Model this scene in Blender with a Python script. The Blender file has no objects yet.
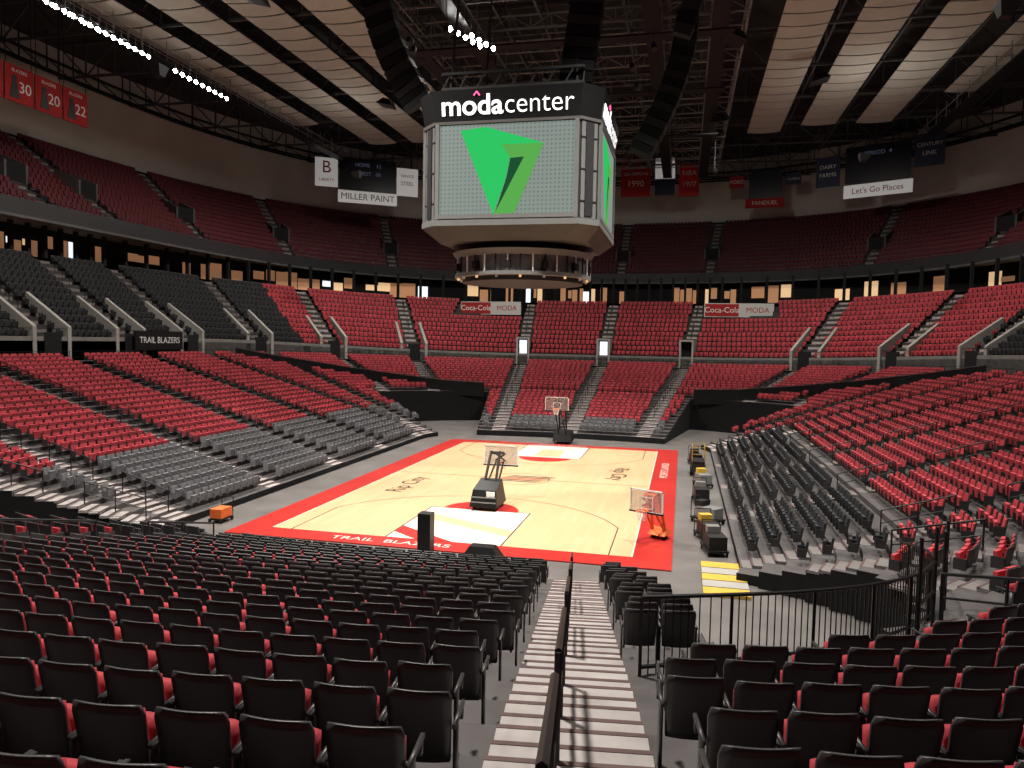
import bpy, math, random
import numpy as np
from mathutils import Vector, Matrix
random.seed(4); rng=np.random.default_rng(4)
pi=math.pi
CAM=np.array([9.27,-42.5,8.17])
# ---------------------------------------------------------------- materials
MATS={}
def mat(name,col,rough=.6,var=.12,scale=3.0,emit=0,metal=0,spec=.3):
    if name in MATS: return MATS[name]
    m=bpy.data.materials.new(name); m.use_nodes=True
    nt=m.node_tree; b=nt.nodes['Principled BSDF']
    b.inputs['Roughness'].default_value=rough; b.inputs['Metallic'].default_value=metal
    b.inputs['Specular IOR Level'].default_value=spec
    c=(col[0],col[1],col[2],1)
    if var>0:
        tc=nt.nodes.new('ShaderNodeTexCoord'); nz=nt.nodes.new('ShaderNodeTexNoise')
        nz.inputs['Scale'].default_value=scale; nz.inputs['Detail'].default_value=3
        nt.links.new(tc.outputs['Object'],nz.inputs['Vector'])
        r=nt.nodes.new('ShaderNodeValToRGB')
        r.color_ramp.elements[0].position=.3; r.color_ramp.elements[1].position=.7
        r.color_ramp.elements[0].color=tuple(x*(1-var) for x in col)+(1,)
        r.color_ramp.elements[1].color=tuple(min(1,x*(1+var)) for x in col)+(1,)
        nt.links.new(nz.outputs['Fac'],r.inputs['Fac']); nt.links.new(r.outputs['Color'],b.inputs['Base Color'])
    else: b.inputs['Base Color'].default_value=c
    if emit>0:
        b.inputs['Emission Color'].default_value=c; b.inputs['Emission Strength'].default_value=emit
    m.diffuse_color=c
    MATS[name]=m; return m
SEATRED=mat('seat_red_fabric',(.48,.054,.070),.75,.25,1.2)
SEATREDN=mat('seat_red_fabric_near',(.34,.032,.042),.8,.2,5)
SEATREDDIM=mat('seat_red_fabric_dimmed',(.10,.015,.020),.8,.2,5)  # same seat red, darkened in colour to stand in for weak upper deck light
BLACKP=mat('seat_black_plastic',(.032,.031,.032),.40,.2,4,spec=.5)
SEATBLK=mat('seat_charcoal_fabric',(.028,.029,.032),.8,.2,5)
SEATGREY=mat('seat_grey_fabric',(.16,.16,.17),.7,.2,5)
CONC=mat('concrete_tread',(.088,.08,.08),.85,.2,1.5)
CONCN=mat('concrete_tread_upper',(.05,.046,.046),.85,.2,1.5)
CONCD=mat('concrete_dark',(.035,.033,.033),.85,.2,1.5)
CONCL=mat('concrete_light',(.34,.325,.30),.8,.1,1)
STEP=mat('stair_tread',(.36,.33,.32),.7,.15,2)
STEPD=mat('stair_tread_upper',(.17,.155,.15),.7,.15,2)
NOSE=mat('stair_nosing',(.10,.06,.06),.6,.1,2)
BLK=mat('black_steel',(.012,.012,.013),.45,.1,3)
BLKM=mat('black_matte',(.01,.01,.011),.9,.1,3)
STEEL=mat('roof_steel',(.26,.255,.245),.6,.2,1)
STEELD=mat('roof_steel_dark',(.08,.08,.08),.6,.2,1)
WALLM=mat('upper_wall_paint',(.64,.61,.56),.9,.08,.15)
FASC=mat('fascia_dark',(.03,.03,.032),.5,.1,1)
DECK=mat('roof_deck',(.05,.048,.047),.9,.3,.3)
PANEL=mat('acoustic_panel',(.56,.54,.47),.9,.06,.5)
SILV=mat('silver_paint',(.18,.185,.18),.45,.05,2)
WHITE=mat('white_paint',(.75,.75,.73),.6,.04,2)
REDP=mat('red_paint',(.5,.012,.015),.5,.05,2)
WARM=mat('warm_glow',(1,.66,.36),.6,0,emit=.6)
DIMW=mat('dim_warm_glow',(1,.5,.25),.6,0,emit=.16)
COOL=mat('cool_glow',(.85,.93,1),.6,0,emit=1.1)
LAMP=mat('lamp_glow',(1,.98,.92),.6,0,emit=60)
YEL=mat('yellow_paint',(.55,.36,.05),.5,.1,3)
ORG=mat('orange_paint',(.75,.16,.04),.5,.1,3)
GLASS=mat('backboard_glass',(.40,.41,.40),.15,.03,3)
# ---------------------------------------------------------------- mesh builder
class MB:
    def __init__(s): s.v=[];s.f=[];s.m=[];s.mats=[]
    def mi(s,m):
        if m not in s.mats: s.mats.append(m)
        return s.mats.index(m)
    def poly(s,pts,m):
        n=len(s.v); s.v+= [tuple(map(float,p)) for p in pts]; s.f.append(tuple(range(n,n+len(pts)))); s.m.append(s.mi(m))
    def hexa(s,c8,m):
        n=len(s.v); s.v+=[tuple(map(float,p)) for p in c8]
        for q in((0,3,2,1),(4,5,6,7),(0,1,5,4),(1,2,6,5),(2,3,7,6),(3,0,4,7)):
            s.f.append(tuple(n+i for i in q)); s.m.append(s.mi(m))
    def box(s,c,sz,m,R=None):
        c=np.array(c,float); h=np.array(sz,float)/2
        k=np.array([[-1,-1,-1],[1,-1,-1],[1,1,-1],[-1,1,-1],[-1,-1,1],[1,-1,1],[1,1,1],[-1,1,1]])*h
        if R is not None: k=k@np.array(R).T
        s.hexa(k+c,m)
    def tube(s,p0,p1,r,m,n=4):
        p0=np.array(p0,float);p1=np.array(p1,float);d=p1-p0;L=np.linalg.norm(d)
        if L<1e-6:return
        d/=L; a=np.array([0,0,1.]) if abs(d[2])<.9 else np.array([1.,0,0])
        x=np.cross(d,a);x/=np.linalg.norm(x);y=np.cross(d,x)
        b=len(s.v)
        for p in(p0,p1):
            for i in range(n):
                t=2*pi*(i+.5)/n; s.v.append(tuple(p+r*(math.cos(t)*x+math.sin(t)*y)))
        k=s.mi(m)
        for i in range(n):
            j=(i+1)%n; s.f.append((b+i,b+j,b+n+j,b+n+i)); s.m.append(k)
        s.f.append(tuple(b+i for i in range(n))[::-1]); s.m.append(k)
        s.f.append(tuple(b+n+i for i in range(n))); s.m.append(k)
    def prism(s,ptsb,ptst,m,caps=True):
        n=len(ptsb);b=len(s.v); s.v+=[tuple(map(float,p)) for p in ptsb]+[tuple(map(float,p)) for p in ptst]; k=s.mi(m)
        for i in range(n):
            j=(i+1)%n; s.f.append((b+i,b+j,b+n+j,b+n+i)); s.m.append(k)
        if caps:
            s.f.append(tuple(range(b+n-1,b-1,-1))); s.m.append(k); s.f.append(tuple(range(b+n,b+2*n))); s.m.append(k)
    def obj(s,name,parent=None,smooth=False):
        me=bpy.data.meshes.new(name); me.from_pydata(s.v,[],s.f)
        for m in s.mats: me.materials.append(m)
        me.polygons.foreach_set('material_index',s.m)
        if smooth: me.polygons.foreach_set('use_smooth',[True]*len(s.f))
        me.update(); o=bpy.data.objects.new(name,me); bpy.context.scene.collection.objects.link(o)
        if parent: o.parent=parent
        return o
def empty(name,loc=(0,0,0),parent=None):
    e=bpy.data.objects.new(name,None); e.location=loc; e.empty_display_size=.3; bpy.context.scene.collection.objects.link(e)
    if parent: e.parent=parent
    return e
def text(name,s,size,loc,rot,m,parent=None,ext=.01,align='CENTER',sx=1,off=0):
    c=bpy.data.curves.new(name,'FONT'); c.body=s; c.size=size; c.extrude=ext; c.align_x=align; c.align_y='CENTER'; c.offset=off
    c.materials.append(m); o=bpy.data.objects.new(name,c); o.location=loc; o.rotation_euler=rot; o.scale=(sx,1,1)
    bpy.context.scene.collection.objects.link(o)
    if parent:o.parent=parent
    return o
bowl=empty('arena_seating_bowl')
# ---------------------------------------------------------------- bowl plan
HX=11.5;R0=46.0;YC=26.2;RC=4.25;CX=7.25;CY=14.92
rad=math.radians
def base(u):
    u=np.asarray(u,float)%8; k=np.floor(u).astype(int); t=u-k
    a=np.zeros_like(u); X=np.zeros_like(u); Y=np.zeros_like(u)
    rng_={1:(0,80),2:(80,100),3:(100,180),5:(180,260),6:(260,280),7:(280,360)}
    for kk in range(8):
        s=k==kk
        if not s.any(): continue
        if kk==0: X[s]=HX; Y[s]=-CY+2*CY*t[s]; a[s]=0
        elif kk==4: X[s]=-HX; Y[s]=CY-2*CY*t[s]; a[s]=pi
        else:
            a0,a1=rng_[kk]; al=np.radians(a0+(a1-a0)*t[s]); a[s]=al
            if kk==2: X[s]=R0*np.cos(al);Y[s]=-YC+R0*np.sin(al)
            elif kk==6: X[s]=R0*np.cos(al);Y[s]=YC+R0*np.sin(al)
            else:
                sx={1:1,3:-1,5:-1,7:1}[kk]; sy={1:1,3:1,5:-1,7:-1}[kk]
                X[s]=sx*CX+RC*np.cos(al);Y[s]=sy*CY+RC*np.sin(al)
    return X,Y,a
def ring(u,os_,oe):
    """plan curve; w is signed: + toward the far (north) end, - toward the near end"""
    X,Y,a=base(u); w=np.sin(a)**2; o=os_*(1-w)+oe*w
    return np.stack([X+o*np.cos(a),Y+o*np.sin(a)],-1),a,w*np.sign(np.sin(a)+1e-9)
def zmix(t,w):
    zs,zn=t[0],t[1]; zo=t[2] if len(t)>2 else zn
    w=np.asarray(w,float); return zs*(1-abs(w))+np.where(w>0,zn,zo)*abs(w)
US=[]
for k in range(8):
    n={0:12,4:12,2:10,6:10}.get(k,20)
    if k==7: n=40
    US+=[k+i/n for i in range(n)]
US=np.array(US)
class Tier:
    def __init__(s,n,os0,os1,oe0,oe1,z0,z1,hid):
        s.n=n;s.os=np.linspace(os0,os1,n+1);s.oe=np.linspace(oe0,oe1,n+1)
        s.zt=[tuple(z0[i]+(z1[i]-z0[i])*j/n for i in range(3)) for j in range(n+1)];s.hid=hid
    def z(s,j,w): return zmix(s.zt[j],w)
    def build(s,name,m,zfloor=0.0,side=BLKM):
        mb=MB();U=np.append(US,8.0);nu=len(US)
        R=[ring(U,s.os[j],s.oe[j]) for j in range(s.n+1)]
        def ex(i,j):
            if j<0 or j>=s.n:return False
            i%=nu; um=(U[i]+U[i+1])/2; return not s.hid(um,j)
        for j in range(s.n):
            w=R[j][2]; P0=R[j][0];P1=R[j+1][0]; Z=s.z(j,w); Zl=s.z(j-1,w) if j else Z
            for i in range(nu):
                if not ex(i,j):continue
                za,zb=Z[i],Z[i+1]
                a=(*P0[i],za);b=(*P0[i+1],zb);c=(*P1[i+1],zb);d=(*P1[i],za)
                mb.poly([a,d,c,b][::-1],m)
                if ex(i,j-1): la,lb=Zl[i],Zl[i+1]; mm=m
                else: la=lb=zfloor; mm=side
                mb.poly([(*P0[i],la),(*P0[i+1],lb),b,a],mm)
                for (q,ii,zz) in ((i-1,i,za),(i+1,i+1,zb)):
                    if not ex(q,j): mb.poly([(*P0[ii],zfloor),(*P1[ii],zfloor),(*P1[ii],zz+.02),(*P0[ii],zz+.02)],side)
        return mb.obj(name,bowl)
def jb(u):  # edge of the stands round the near-right floor tunnel
    return max(6.0,14.0-13.5*(u-6.95))
def hidA(u,j):
    u%=8
    if j<13 and (3.0<u<3.6 or 1.42<u<2.0): return True
    if j<9 and 5.3<u<5.75: return True
    if 7.0<u<7.55+max(0,(9-j))*.025 and j<jb(u): return True
    return False
none=lambda u,j:False
ABS=(6.2,5.5,6.3)
A=Tier(26,0,20,0,24,(.3,.45,.6),ABS,hidA)
B=Tier(12,21.5,30,25.5,38,(7.6,6.5,8.0),(14.2,13.5,14.2),none)
C=Tier(14,28.6,41,46.6,59,(17.7,17.7,17.7),(26.6,27.2,27.2),none)
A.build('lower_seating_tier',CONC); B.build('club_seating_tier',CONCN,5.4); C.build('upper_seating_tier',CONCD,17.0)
def band(mb,o0,z0,o1,z1,m,u0=0,u1=8):
    U=[u for u in np.append(US,8.0) if u0<=u<=u1]
    if not U or U[0]>u0: U=[u0]+U
    if U[-1]<u1: U=U+[u1]
    U=np.array(U); V=U if u1<8 else np.where(U==8,0,U)
    pa,a,w=ring(V,*o0); pb,_,_=ring(V,*o1)
    za=zmix(z0,w); zb=zmix(z1,w)
    for i in range(len(U)-1):
        mb.poly([(*pa[i],za[i]),(*pa[i+1],za[i+1]),(*pb[i+1],zb[i+1]),(*pb[i],zb[i])],m)
mb=MB(); band(mb,(20,24),ABS,(21.5,25.5),ABS,CONC)
BW=(7.9,6.75,8.3)
band(mb,(21.5,25.5),ABS,(21.5,25.5),BW,mat('break_wall_paint',(.20,.19,.18),.8,.15,1))
band(mb,(21.5,25.5),BW,(21.65,25.65),BW,CONCL)
mb.obj('cross_aisle_walkway',bowl)
BT=(14.2,13.5,14.2)
mb=MB()
band(mb,(30,38),BT,(33,47.5),BT,CONCD)
band(mb,(33,47.5),BT,(33,47.5),(17,17),BLKM)
band(mb,(33,47.5),(17.0,17.0),(28,46),(16.9,16.9),mat('suite_soffit',(.20,.16,.12),.8,.2,1))
mb.obj('suite_level_walkway',bowl)
mb=MB()
band(mb,(28.0,46),(16.8,16.8),(28.0,46),(18.2,18.2),FASC); band(mb,(28.0,46),(18.2,18.2),(28.15,46.15),(18.2,18.2),CONC)
band(mb,(28.15,46.15),(18.2,18.2),(28.6,46.6),(17.7,17.7),CONCD)
band(mb,(27.9,45.9),(16.75,16.75),(27.9,45.9),(16.95,16.95),STEELD)
mb.obj('upper_deck_fascia',bowl)
mb=MB(); band(mb,(41,59),(26.6,27.2),(42.5,60.5),(26.6,27.2),CONCD); band(mb,(42.5,60.5),(26.6,27.2),(42.5,60.5),(37,37),WALLM)
mb.obj('wall_perimeter')
mb=MB()
U=np.linspace(0,8,301)[:-1]
for i,u in enumerate(U):
    p,a,w=ring(np.array([u,u+.02+.010*random.random()]),32.95,47.4)
    if p[0,1]<-35: continue
    zb0=float(zmix(BT,w[0]))
    if i%2==0:
        q,_,_=ring(np.array([u]),30.6,38.8); mb.box((*q[0],(zb0+16.9)/2),(.3,.3,16.9-zb0),BLKM)
    r=random.random()
    if r<.42: continue
    m=WARM if r<.60 else (COOL if r>.96 else DIMW)
    zt=15.6+.9*random.random(); zb=zb0+.3+(.9 if random.random()<.4 else 0)
    if zt-zb<.4: zt=zb+.5
    mb.poly([(*p[0],zb),(*p[1],zb),(*p[1],zt),(*p[0],zt)],m)
mb.obj('suite_windows',bowl)
# ---------------------------------------------------------------- aisles
AISU=[]
for k in (0,4): AISU+=[k+0.0,k+.25,k+.5,k+.75]
for k in (1,3,5,7): AISU+=[k,k+.25,k+.5,k+.75] if k in(1,5) else [k+.25,k+.5,k+.75]
AISU+=[4.0,2.115,2.5,2.885,6.115,6.884]
AISU=sorted(set(AISU))
def frame(u,os_,oe):
    p,a,w=ring(np.array([u]),os_,oe); a=a[0]
    N=np.array([math.cos(a),math.sin(a),0]);T=np.array([-math.sin(a),math.cos(a),0])
    return np.array([p[0,0],p[0,1],0]),N,T,w[0]
mb=MB();
def aisle(t,u,hw=.62,stp=None):
    stp=stp or STEP
    for j in range(t.n):
        if t.hid(u,j) or t.hid(u-.01,j) or t.hid(u-.03,j) or t.hid(u+.03,j): continue
        if t is B and u<6 and j<3 and 1.9<u<3.1: continue
        p,N,T,w=frame(u,t.os[j],t.oe[j]);q,_,_,_=frame(u,t.os[j+1],t.oe[j+1])
        d=np.linalg.norm(q-p);N=(q-p)/d
        z=float(t.z(j,w));dz=float(t.z(j+1,w))-z
        def bx(o0,o1,z0,z1,m):
            c=[]
            for zz in(z0,z1):
                for (o,tt) in((o0,-hw),(o0,hw),(o1,hw),(o1,-hw)):
                    c.append(p+N*o+T*tt+np.array([0,0,zz]))
            mb.hexa(c,m)
        bx(0,d*.52,z-.05,z+.012,stp); bx(-.004,.06,z-.02,z+.018,NOSE)
        bx(d*.5,d+.0,z,z+dz*.5,stp); bx(d*.5-.004,d*.5+.06,z+dz*.5-.03,z+dz*.5+.006,NOSE)
for u in AISU:
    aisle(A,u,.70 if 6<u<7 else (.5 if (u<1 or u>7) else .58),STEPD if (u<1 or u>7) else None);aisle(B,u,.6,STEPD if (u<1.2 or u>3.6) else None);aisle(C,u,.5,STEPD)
mb.obj('aisle_stairs',bowl)
# ---------------------------------------------------------------- seats
def boxv(x0,x1,y0,y1,z0,z1,tilt=0,py=0,pz=0):
    v=np.array([[x,y,z] for z in(z0,z1) for (x,y) in((x0,y0),(x1,y0),(x1,y1),(x0,y1))],float)
    if tilt:
        c,s=math.cos(tilt),math.sin(tilt);y=v[:,1]-py;z=v[:,2]-pz
        v[:,1]=py+y*c+z*s; v[:,2]=pz-y*s+z*c
    f=np.array([(0,3,2,1),(4,5,6,7),(0,1,5,4),(1,2,6,5),(2,3,7,6),(3,0,4,7)]); return v,f
def combine(parts):
    V=[];F=[];M=[];n=0
    for (v,f,m) in parts:
        V.append(v);F.append(f+n);M.append(np.full(len(f),m));n+=len(v)
    return np.concatenate(V),np.concatenate(F),np.concatenate(M)
def bb(m,*a,**k):
    v,f=boxv(*a,**k);return (v,f,m)
T_FAR=combine([bb(0,-.235,.235,.60,.64,.34,.86,tilt=.16,py=.6,pz=.36),bb(1,-.205,.205,.565,.60,.42,.83,tilt=.16,py=.6,pz=.36),
  bb(1,-.195,.195,.40,.50,.38,.72,tilt=-.12,py=.5,pz=.38),bb(0,-.265,-.235,.34,.64,.30,.60),bb(0,.235,.265,.34,.64,.30,.60)])
T_LOW=combine([bb(0,-.225,.225,.60,.64,.30,.86,tilt=.16,py=.6,pz=.36),bb(1,-.215,.215,.45,.60,.38,.82,tilt=.12,py=.6,pz=.36)])
def grid(nx,nz,fn,flip=False):
    V=[];F=[]
    for k in range(nz+1):
        for i in range(nx+1): V.append(fn(i/nx*2-1,k/nz))
    for k in range(nz):
        for i in range(nx):
            a=k*(nx+1)+i; q=(a,a+1,a+nx+2,a+nx+1); F.append(q[::-1] if flip else q)
    return np.array(V),np.array(F)
def sheet(nx,nz,wf,zf,yf,th,m):
    v1,f1=grid(nx,nz,lambda a,t:(a*wf(t),yf(a,t),zf(a,t)))
    v2,f2=grid(nx,nz,lambda a,t:(a*wf(t)*.98,yf(a,t)+th,zf(a,t)),True)
    n=len(v1);F=[f1,f2+n];E=[]
    def g(i,k):return k*(nx+1)+i
    for i in range(nx):
        E+= [(g(i,0),g(i,0)+n,g(i+1,0)+n,g(i+1,0)),(g(i+1,nz),g(i+1,nz)+n,g(i,nz)+n,g(i,nz))]
    for k in range(nz):
        E+= [(g(0,k+1),g(0,k+1)+n,g(0,k)+n,g(0,k)),(g(nx,k),g(nx,k)+n,g(nx,k+1)+n,g(nx,k+1))]
    return np.concatenate([v1,v2]),np.concatenate(F+[np.array(E)]),m
wb=lambda t:(.228+.022*t) if t<.88 else .2474-.020*((t-.88)/.12)**2
zb_=lambda a,t:.30+.58*t-.006*(abs(a)**6)*max(0,(t-.8)/.2)
yb=lambda a,t:.59+.12*t-.035*a*a+.02*(1-t)**2
shell=sheet(8,8,wb,zb_,yb,.022,0)
cush=sheet(6,5,lambda t:.205,lambda a,t:.46+.36*t,lambda a,t:.60+.022+.10*(.22+.67*t)-.075-.03*(1-a**4)*(1-(2*t-1)**4)-.03*a*a,.055,1)
pan=sheet(6,5,lambda t:.205-.02*t*t,lambda a,t:.36+.32*t*math.cos(.35),lambda a,t:.50-.32*t*math.sin(.35)-.03*(1-a**4),.075,1)
def arm(s):
    return [bb(0,s*.262-.014,s*.262+.014,.26,.66,.585,.615),bb(0,s*.262-.012,s*.262+.012,.30,.35,.50,.60),bb(0,s*.262-.012,s*.262+.012,.50,.62,.0,.60)]
T_NEAR=combine([shell,cush,pan,bb(0,-.2,.2,.50,.60,.30,.38)]+arm(1)+arm(-1))
def seats(name,tmpl,XY,mats,smooth=False):
    V,F,M=tmpl; n=len(XY)
    if n==0:return
    XY=np.array(XY)
    jit=rng.normal(0,.012,(n,)); rj=rng.normal(0,.02,(n,))
    Tx=np.stack([XY[:,3],XY[:,4],np.zeros(n)],-1);Nx=np.stack([XY[:,5],XY[:,6],np.zeros(n)],-1)
    lx=V[None,:,0:1]+0*rj[:,None,None]; ly=V[None,:,1:2]+jit[:,None,None]+V[None,:,0:1]*rj[:,None,None]
    W=XY[:,None,:3]+lx*Tx[:,None]+ly*Nx[:,None]+V[None,:,2:3]*np.array([0,0,1.])
    W=W.reshape(-1,3).astype(np.float32)
    FF=(F[None]+ (np.arange(n)*len(V))[:,None,None]).reshape(-1).astype(np.int32)
    me=bpy.data.meshes.new(name); me.vertices.add(len(W)); me.vertices.foreach_set('co',W.ravel())
    nf=n*len(F); me.loops.add(nf*4); me.loops.foreach_set('vertex_index',FF)
    me.polygons.add(nf); me.polygons.foreach_set('loop_start',np.arange(nf,dtype=np.int32)*4)
    me.polygons.foreach_set('material_index',np.tile(M,n).astype(np.int32))
    for m in mats: me.materials.append(m)
    me.update(calc_edges=True)
    me.polygons.foreach_set('use_smooth',np.full(nf,bool(smooth)))
    o=bpy.data.objects.new(name,me); bpy.context.scene.collection.objects.link(o); return o
groups={}
DIV=[[(3.02,12.5),(3.2,13.2),(3.4,15.5),(3.6,18.5),(3.8,22.5),(3.9,25.5)],[(1.98,12.5),(1.8,13.2),(1.6,15.5),(1.4,18.5),(1.2,22.5),(1.1,25.5)]]
def near_div(u,j):
    for d in DIV:
        us=[q[0] for q in d];js=[q[1] for q in d]
        if us[0]>us[-1]: us=us[::-1];js=js[::-1]
        if us[0]<u<us[-1] and abs(np.interp(u,us,js)-j)<.75: return True
    return False
def place(t,tn):
    seatsec=AISU+[AISU[0]+8]
    for j in range(t.n):
        for s in range(len(AISU)):
            u0,u1=seatsec[s],seatsec[s+1]
            uu=np.linspace(u0,u1,40)
            p,a,w=ring(uu,t.os[j],t.oe[j]); d=np.linalg.norm(np.diff(p,axis=0),axis=1);cl=np.concatenate([[0],np.cumsum(d)])
            L=cl[-1]-(1.3 if (u0<1 or u1>7.1) else 1.5); pitch=.55; n=int(L/pitch)
            if n<1: continue
            st=(cl[-1]-n*pitch)/2+pitch/2
            ss=st+np.arange(n)*pitch
            us=np.interp(ss,cl,uu); q,a,w=ring(us,t.os[j],t.oe[j]); Z=t.z(j,w)
            for i in range(n):
                if t.hid(us[i]-.02,j) or t.hid(us[i]+.02,j): continue
                x,y=q[i];rx,ry=x-CAM[0],y-CAM[1];D=-.2247*rx+.9744*ry;X=.9744*rx+.2247*ry
                dist=math.hypot(rx,ry)
                if D<-1 or abs(X)>1.05*D+4: continue
                N=np.array([math.cos(a[i]),math.sin(a[i])])
                z=Z[i]
                u=us[i]%8
                if tn=='A':
                    if 0<=u<1.0 and j==6: continue
                    if near_div(u,j+.3): continue
                    if 6.9<u<7.55 and jb(u)-.6<=j<=jb(u)+1.9: continue
                    if 2<=u<=3 and j==12: continue
                    if (u<1.1 or u>7.7) and j<6: g='black'
                    elif 3.6<u<5.2 and j<7: g='grey'
                    elif 1.7<=u<=3.3 and j<3: g='grey'
                    elif 5.2<=u<=7.7 and j<4: g='black'
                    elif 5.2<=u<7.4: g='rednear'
                    else: g='red'
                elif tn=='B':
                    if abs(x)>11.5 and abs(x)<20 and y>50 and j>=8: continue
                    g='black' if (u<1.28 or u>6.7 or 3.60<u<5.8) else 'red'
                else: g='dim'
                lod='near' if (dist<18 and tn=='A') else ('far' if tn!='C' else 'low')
                groups.setdefault((g,lod),[]).append((x,y,z,N[1],-N[0],N[0],N[1]))
place(A,'A');place(B,'B');place(C,'C')
fab={'red':SEATRED,'rednear':SEATREDN,'black':SEATBLK,'grey':SEATGREY,'dim':SEATREDDIM}
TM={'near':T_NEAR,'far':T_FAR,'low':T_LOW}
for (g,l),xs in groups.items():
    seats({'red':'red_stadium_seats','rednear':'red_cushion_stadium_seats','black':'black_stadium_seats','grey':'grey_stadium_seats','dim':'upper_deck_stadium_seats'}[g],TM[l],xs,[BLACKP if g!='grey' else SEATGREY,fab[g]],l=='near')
# ---------------------------------------------------------------- railings
def rail(mb,t,j,u0,u1,h=1.0,off=.05,picket=.0,m=BLK,zoff=0,bars=(1.0,.55),r=.022):
    du=.02 if picket else .05
    N=max(2,int((u1-u0)/du)); uu=np.linspace(u0,u1,N+1)
    osj,oej=t.os[j]+off,t.oe[j]+off
    p,a,w=ring(uu,osj,oej); z=t.z(j,w)+zoff
    for i in range(N):
        for b in bars: mb.tube((*p[i],z[i]+h*b),(*p[i+1],z[i+1]+h*b),r,m)
        L=np.linalg.norm(p[i+1]-p[i]); k=max(1,int(L/picket)) if picket else 1
        for q in range(k):
            f=q/k; x=p[i]*(1-f)+p[i+1]*f; zz=z[i]*(1-f)+z[i+1]*f
            mb.tube((*x,zz),(*x,zz+h),.012 if (picket and q) else r,m)
def atA(u,j):
    o1=np.interp(j,range(27),A.os);o2=np.interp(j,range(27),A.oe); p,N,T,w=frame(u,o1,o2)
    z=float(zmix(tuple(np.interp(j,range(27),[A.zt[q][c] for q in range(27)]) for c in range(3)),w))
    return p+np.array([0,0,z]),N,T
mb=MB()
# curved picket rail round the near-right tunnel edge
uu=np.linspace(6.925,7.55,40); prev=None
for k,u in enumerate(uu):
    p,_,_=atA(u,jb(u)+.75)
    if prev is not None:
        for b in(1.02,.10): mb.tube(prev+[0,0,b],p+[0,0,b],.03,BLK,6)
        L=np.linalg.norm((p-prev)[:2]); n=max(1,int(L/.13))
        for q in range(n):
            x=prev*(1-q/n)+p*(q/n); big=(q==0 and k%4==1)
            mb.tube(x-[0,0,.12],x+[0,0,1.02],.03 if big else .012,BLK)
    prev=p
rail(mb,A,9,5.22,5.8,1.0,picket=.2,bars=(1.0,.1),r=.035)
rail(mb,A,13,2.0,3.0,.9,picket=.4,bars=(1.0,.5),off=-.1)
mb.obj('cross_aisle_railing',bowl)
mb=MB()
for dv in DIV:
    prev=None
    for k in range(41):
        t=k/40*(len(dv)-1); i=min(int(t),len(dv)-2); f=t-i
        u=dv[i][0]*(1-f)+dv[i+1][0]*f; j=dv[i][1]*(1-f)+dv[i+1][1]*f
        p,_,_=atA(u,j)
        if prev is not None:
            mb.poly([prev-[0,0,.4],p-[0,0,.4],p+[0,0,1.0],prev+[0,0,1.0]],BLKM)
            mb.tube(prev+[0,0,1.05],p+[0,0,1.05],.05,STEELD)
        prev=p
mb.obj('section_divider_wall',bowl)
mb=MB(); rail(mb,A,25,.05,5.9,.95,off=.9,bars=(1,.55)); 
rail(mb,B,0,0,5.9,.55,off=.1,zoff=.3,bars=(1,));mb.obj('tier_break_railing',bowl)
mb=MB(); rail(mb,C,0,0,5.9,.5,off=-.4,zoff=.6,bars=(1,.5)); mb.obj('upper_deck_railing',bowl)
mb=MB()
def handrail(t,u,j0,j1,side=0.0,r=.024):
    a,_,T,w=frame(u,t.os[j0],t.oe[j0]);b,_,_,_=frame(u,t.os[j1],t.oe[j1])
    a=a+T*side;b=b+T*side
    a[2]=t.z(j0,w);b[2]=t.z(j1,w); up=np.array([0,0,.92])
    for f in(0,.5,1):
        q=a*(1-f)+b*f; mb.tube(q,q+up,r,BLK,6)
    mb.tube(a+up,b+up,r*1.1,BLK,6); mb.tube(a+up*.5,b+up*.5,r*.8,BLK,6)
for u in AISU:
    main=abs(u-6.884)<.01
    js=[(1,4),(6,9),(11,14),(16,19)] + ([(20,22)] if main else [(20,23)])
    for (j0,j1) in js:
        if A.hid(u,j0) or A.hid(u-.01,j0) or A.hid(u-.03,j0) or A.hid(u+.03,j0):continue
        if 0<=u<5 and j0<6: continue
        handrail(A,u,j0,j1,side=(-.12 if main else 0),r=.03 if u>6 else .024)
    for (j0,j1) in((4,6),(8,10)): handrail(B,u,j0,j1)
mb.obj('aisle_handrails',bowl)
mb=MB()
for u in (7.20,7.29):
    p,N,T=atA(u,jb(u)+1.0); dd=atA(u+.01,jb(u+.01)+1.0)[0]-p; dd[2]=0; dd/=np.linalg.norm(dd)
    for s in(-.55,.55): mb.tube(p+dd*s-[0,0,.15],p+dd*s+[0,0,1.8],.035,BLK,6)
    for h in(1.15,.6): mb.tube(p-dd*.55+[0,0,h],p+dd*.55+[0,0,h],.03,BLK,6)
mb.obj('cross_aisle_gates',bowl)
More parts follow.
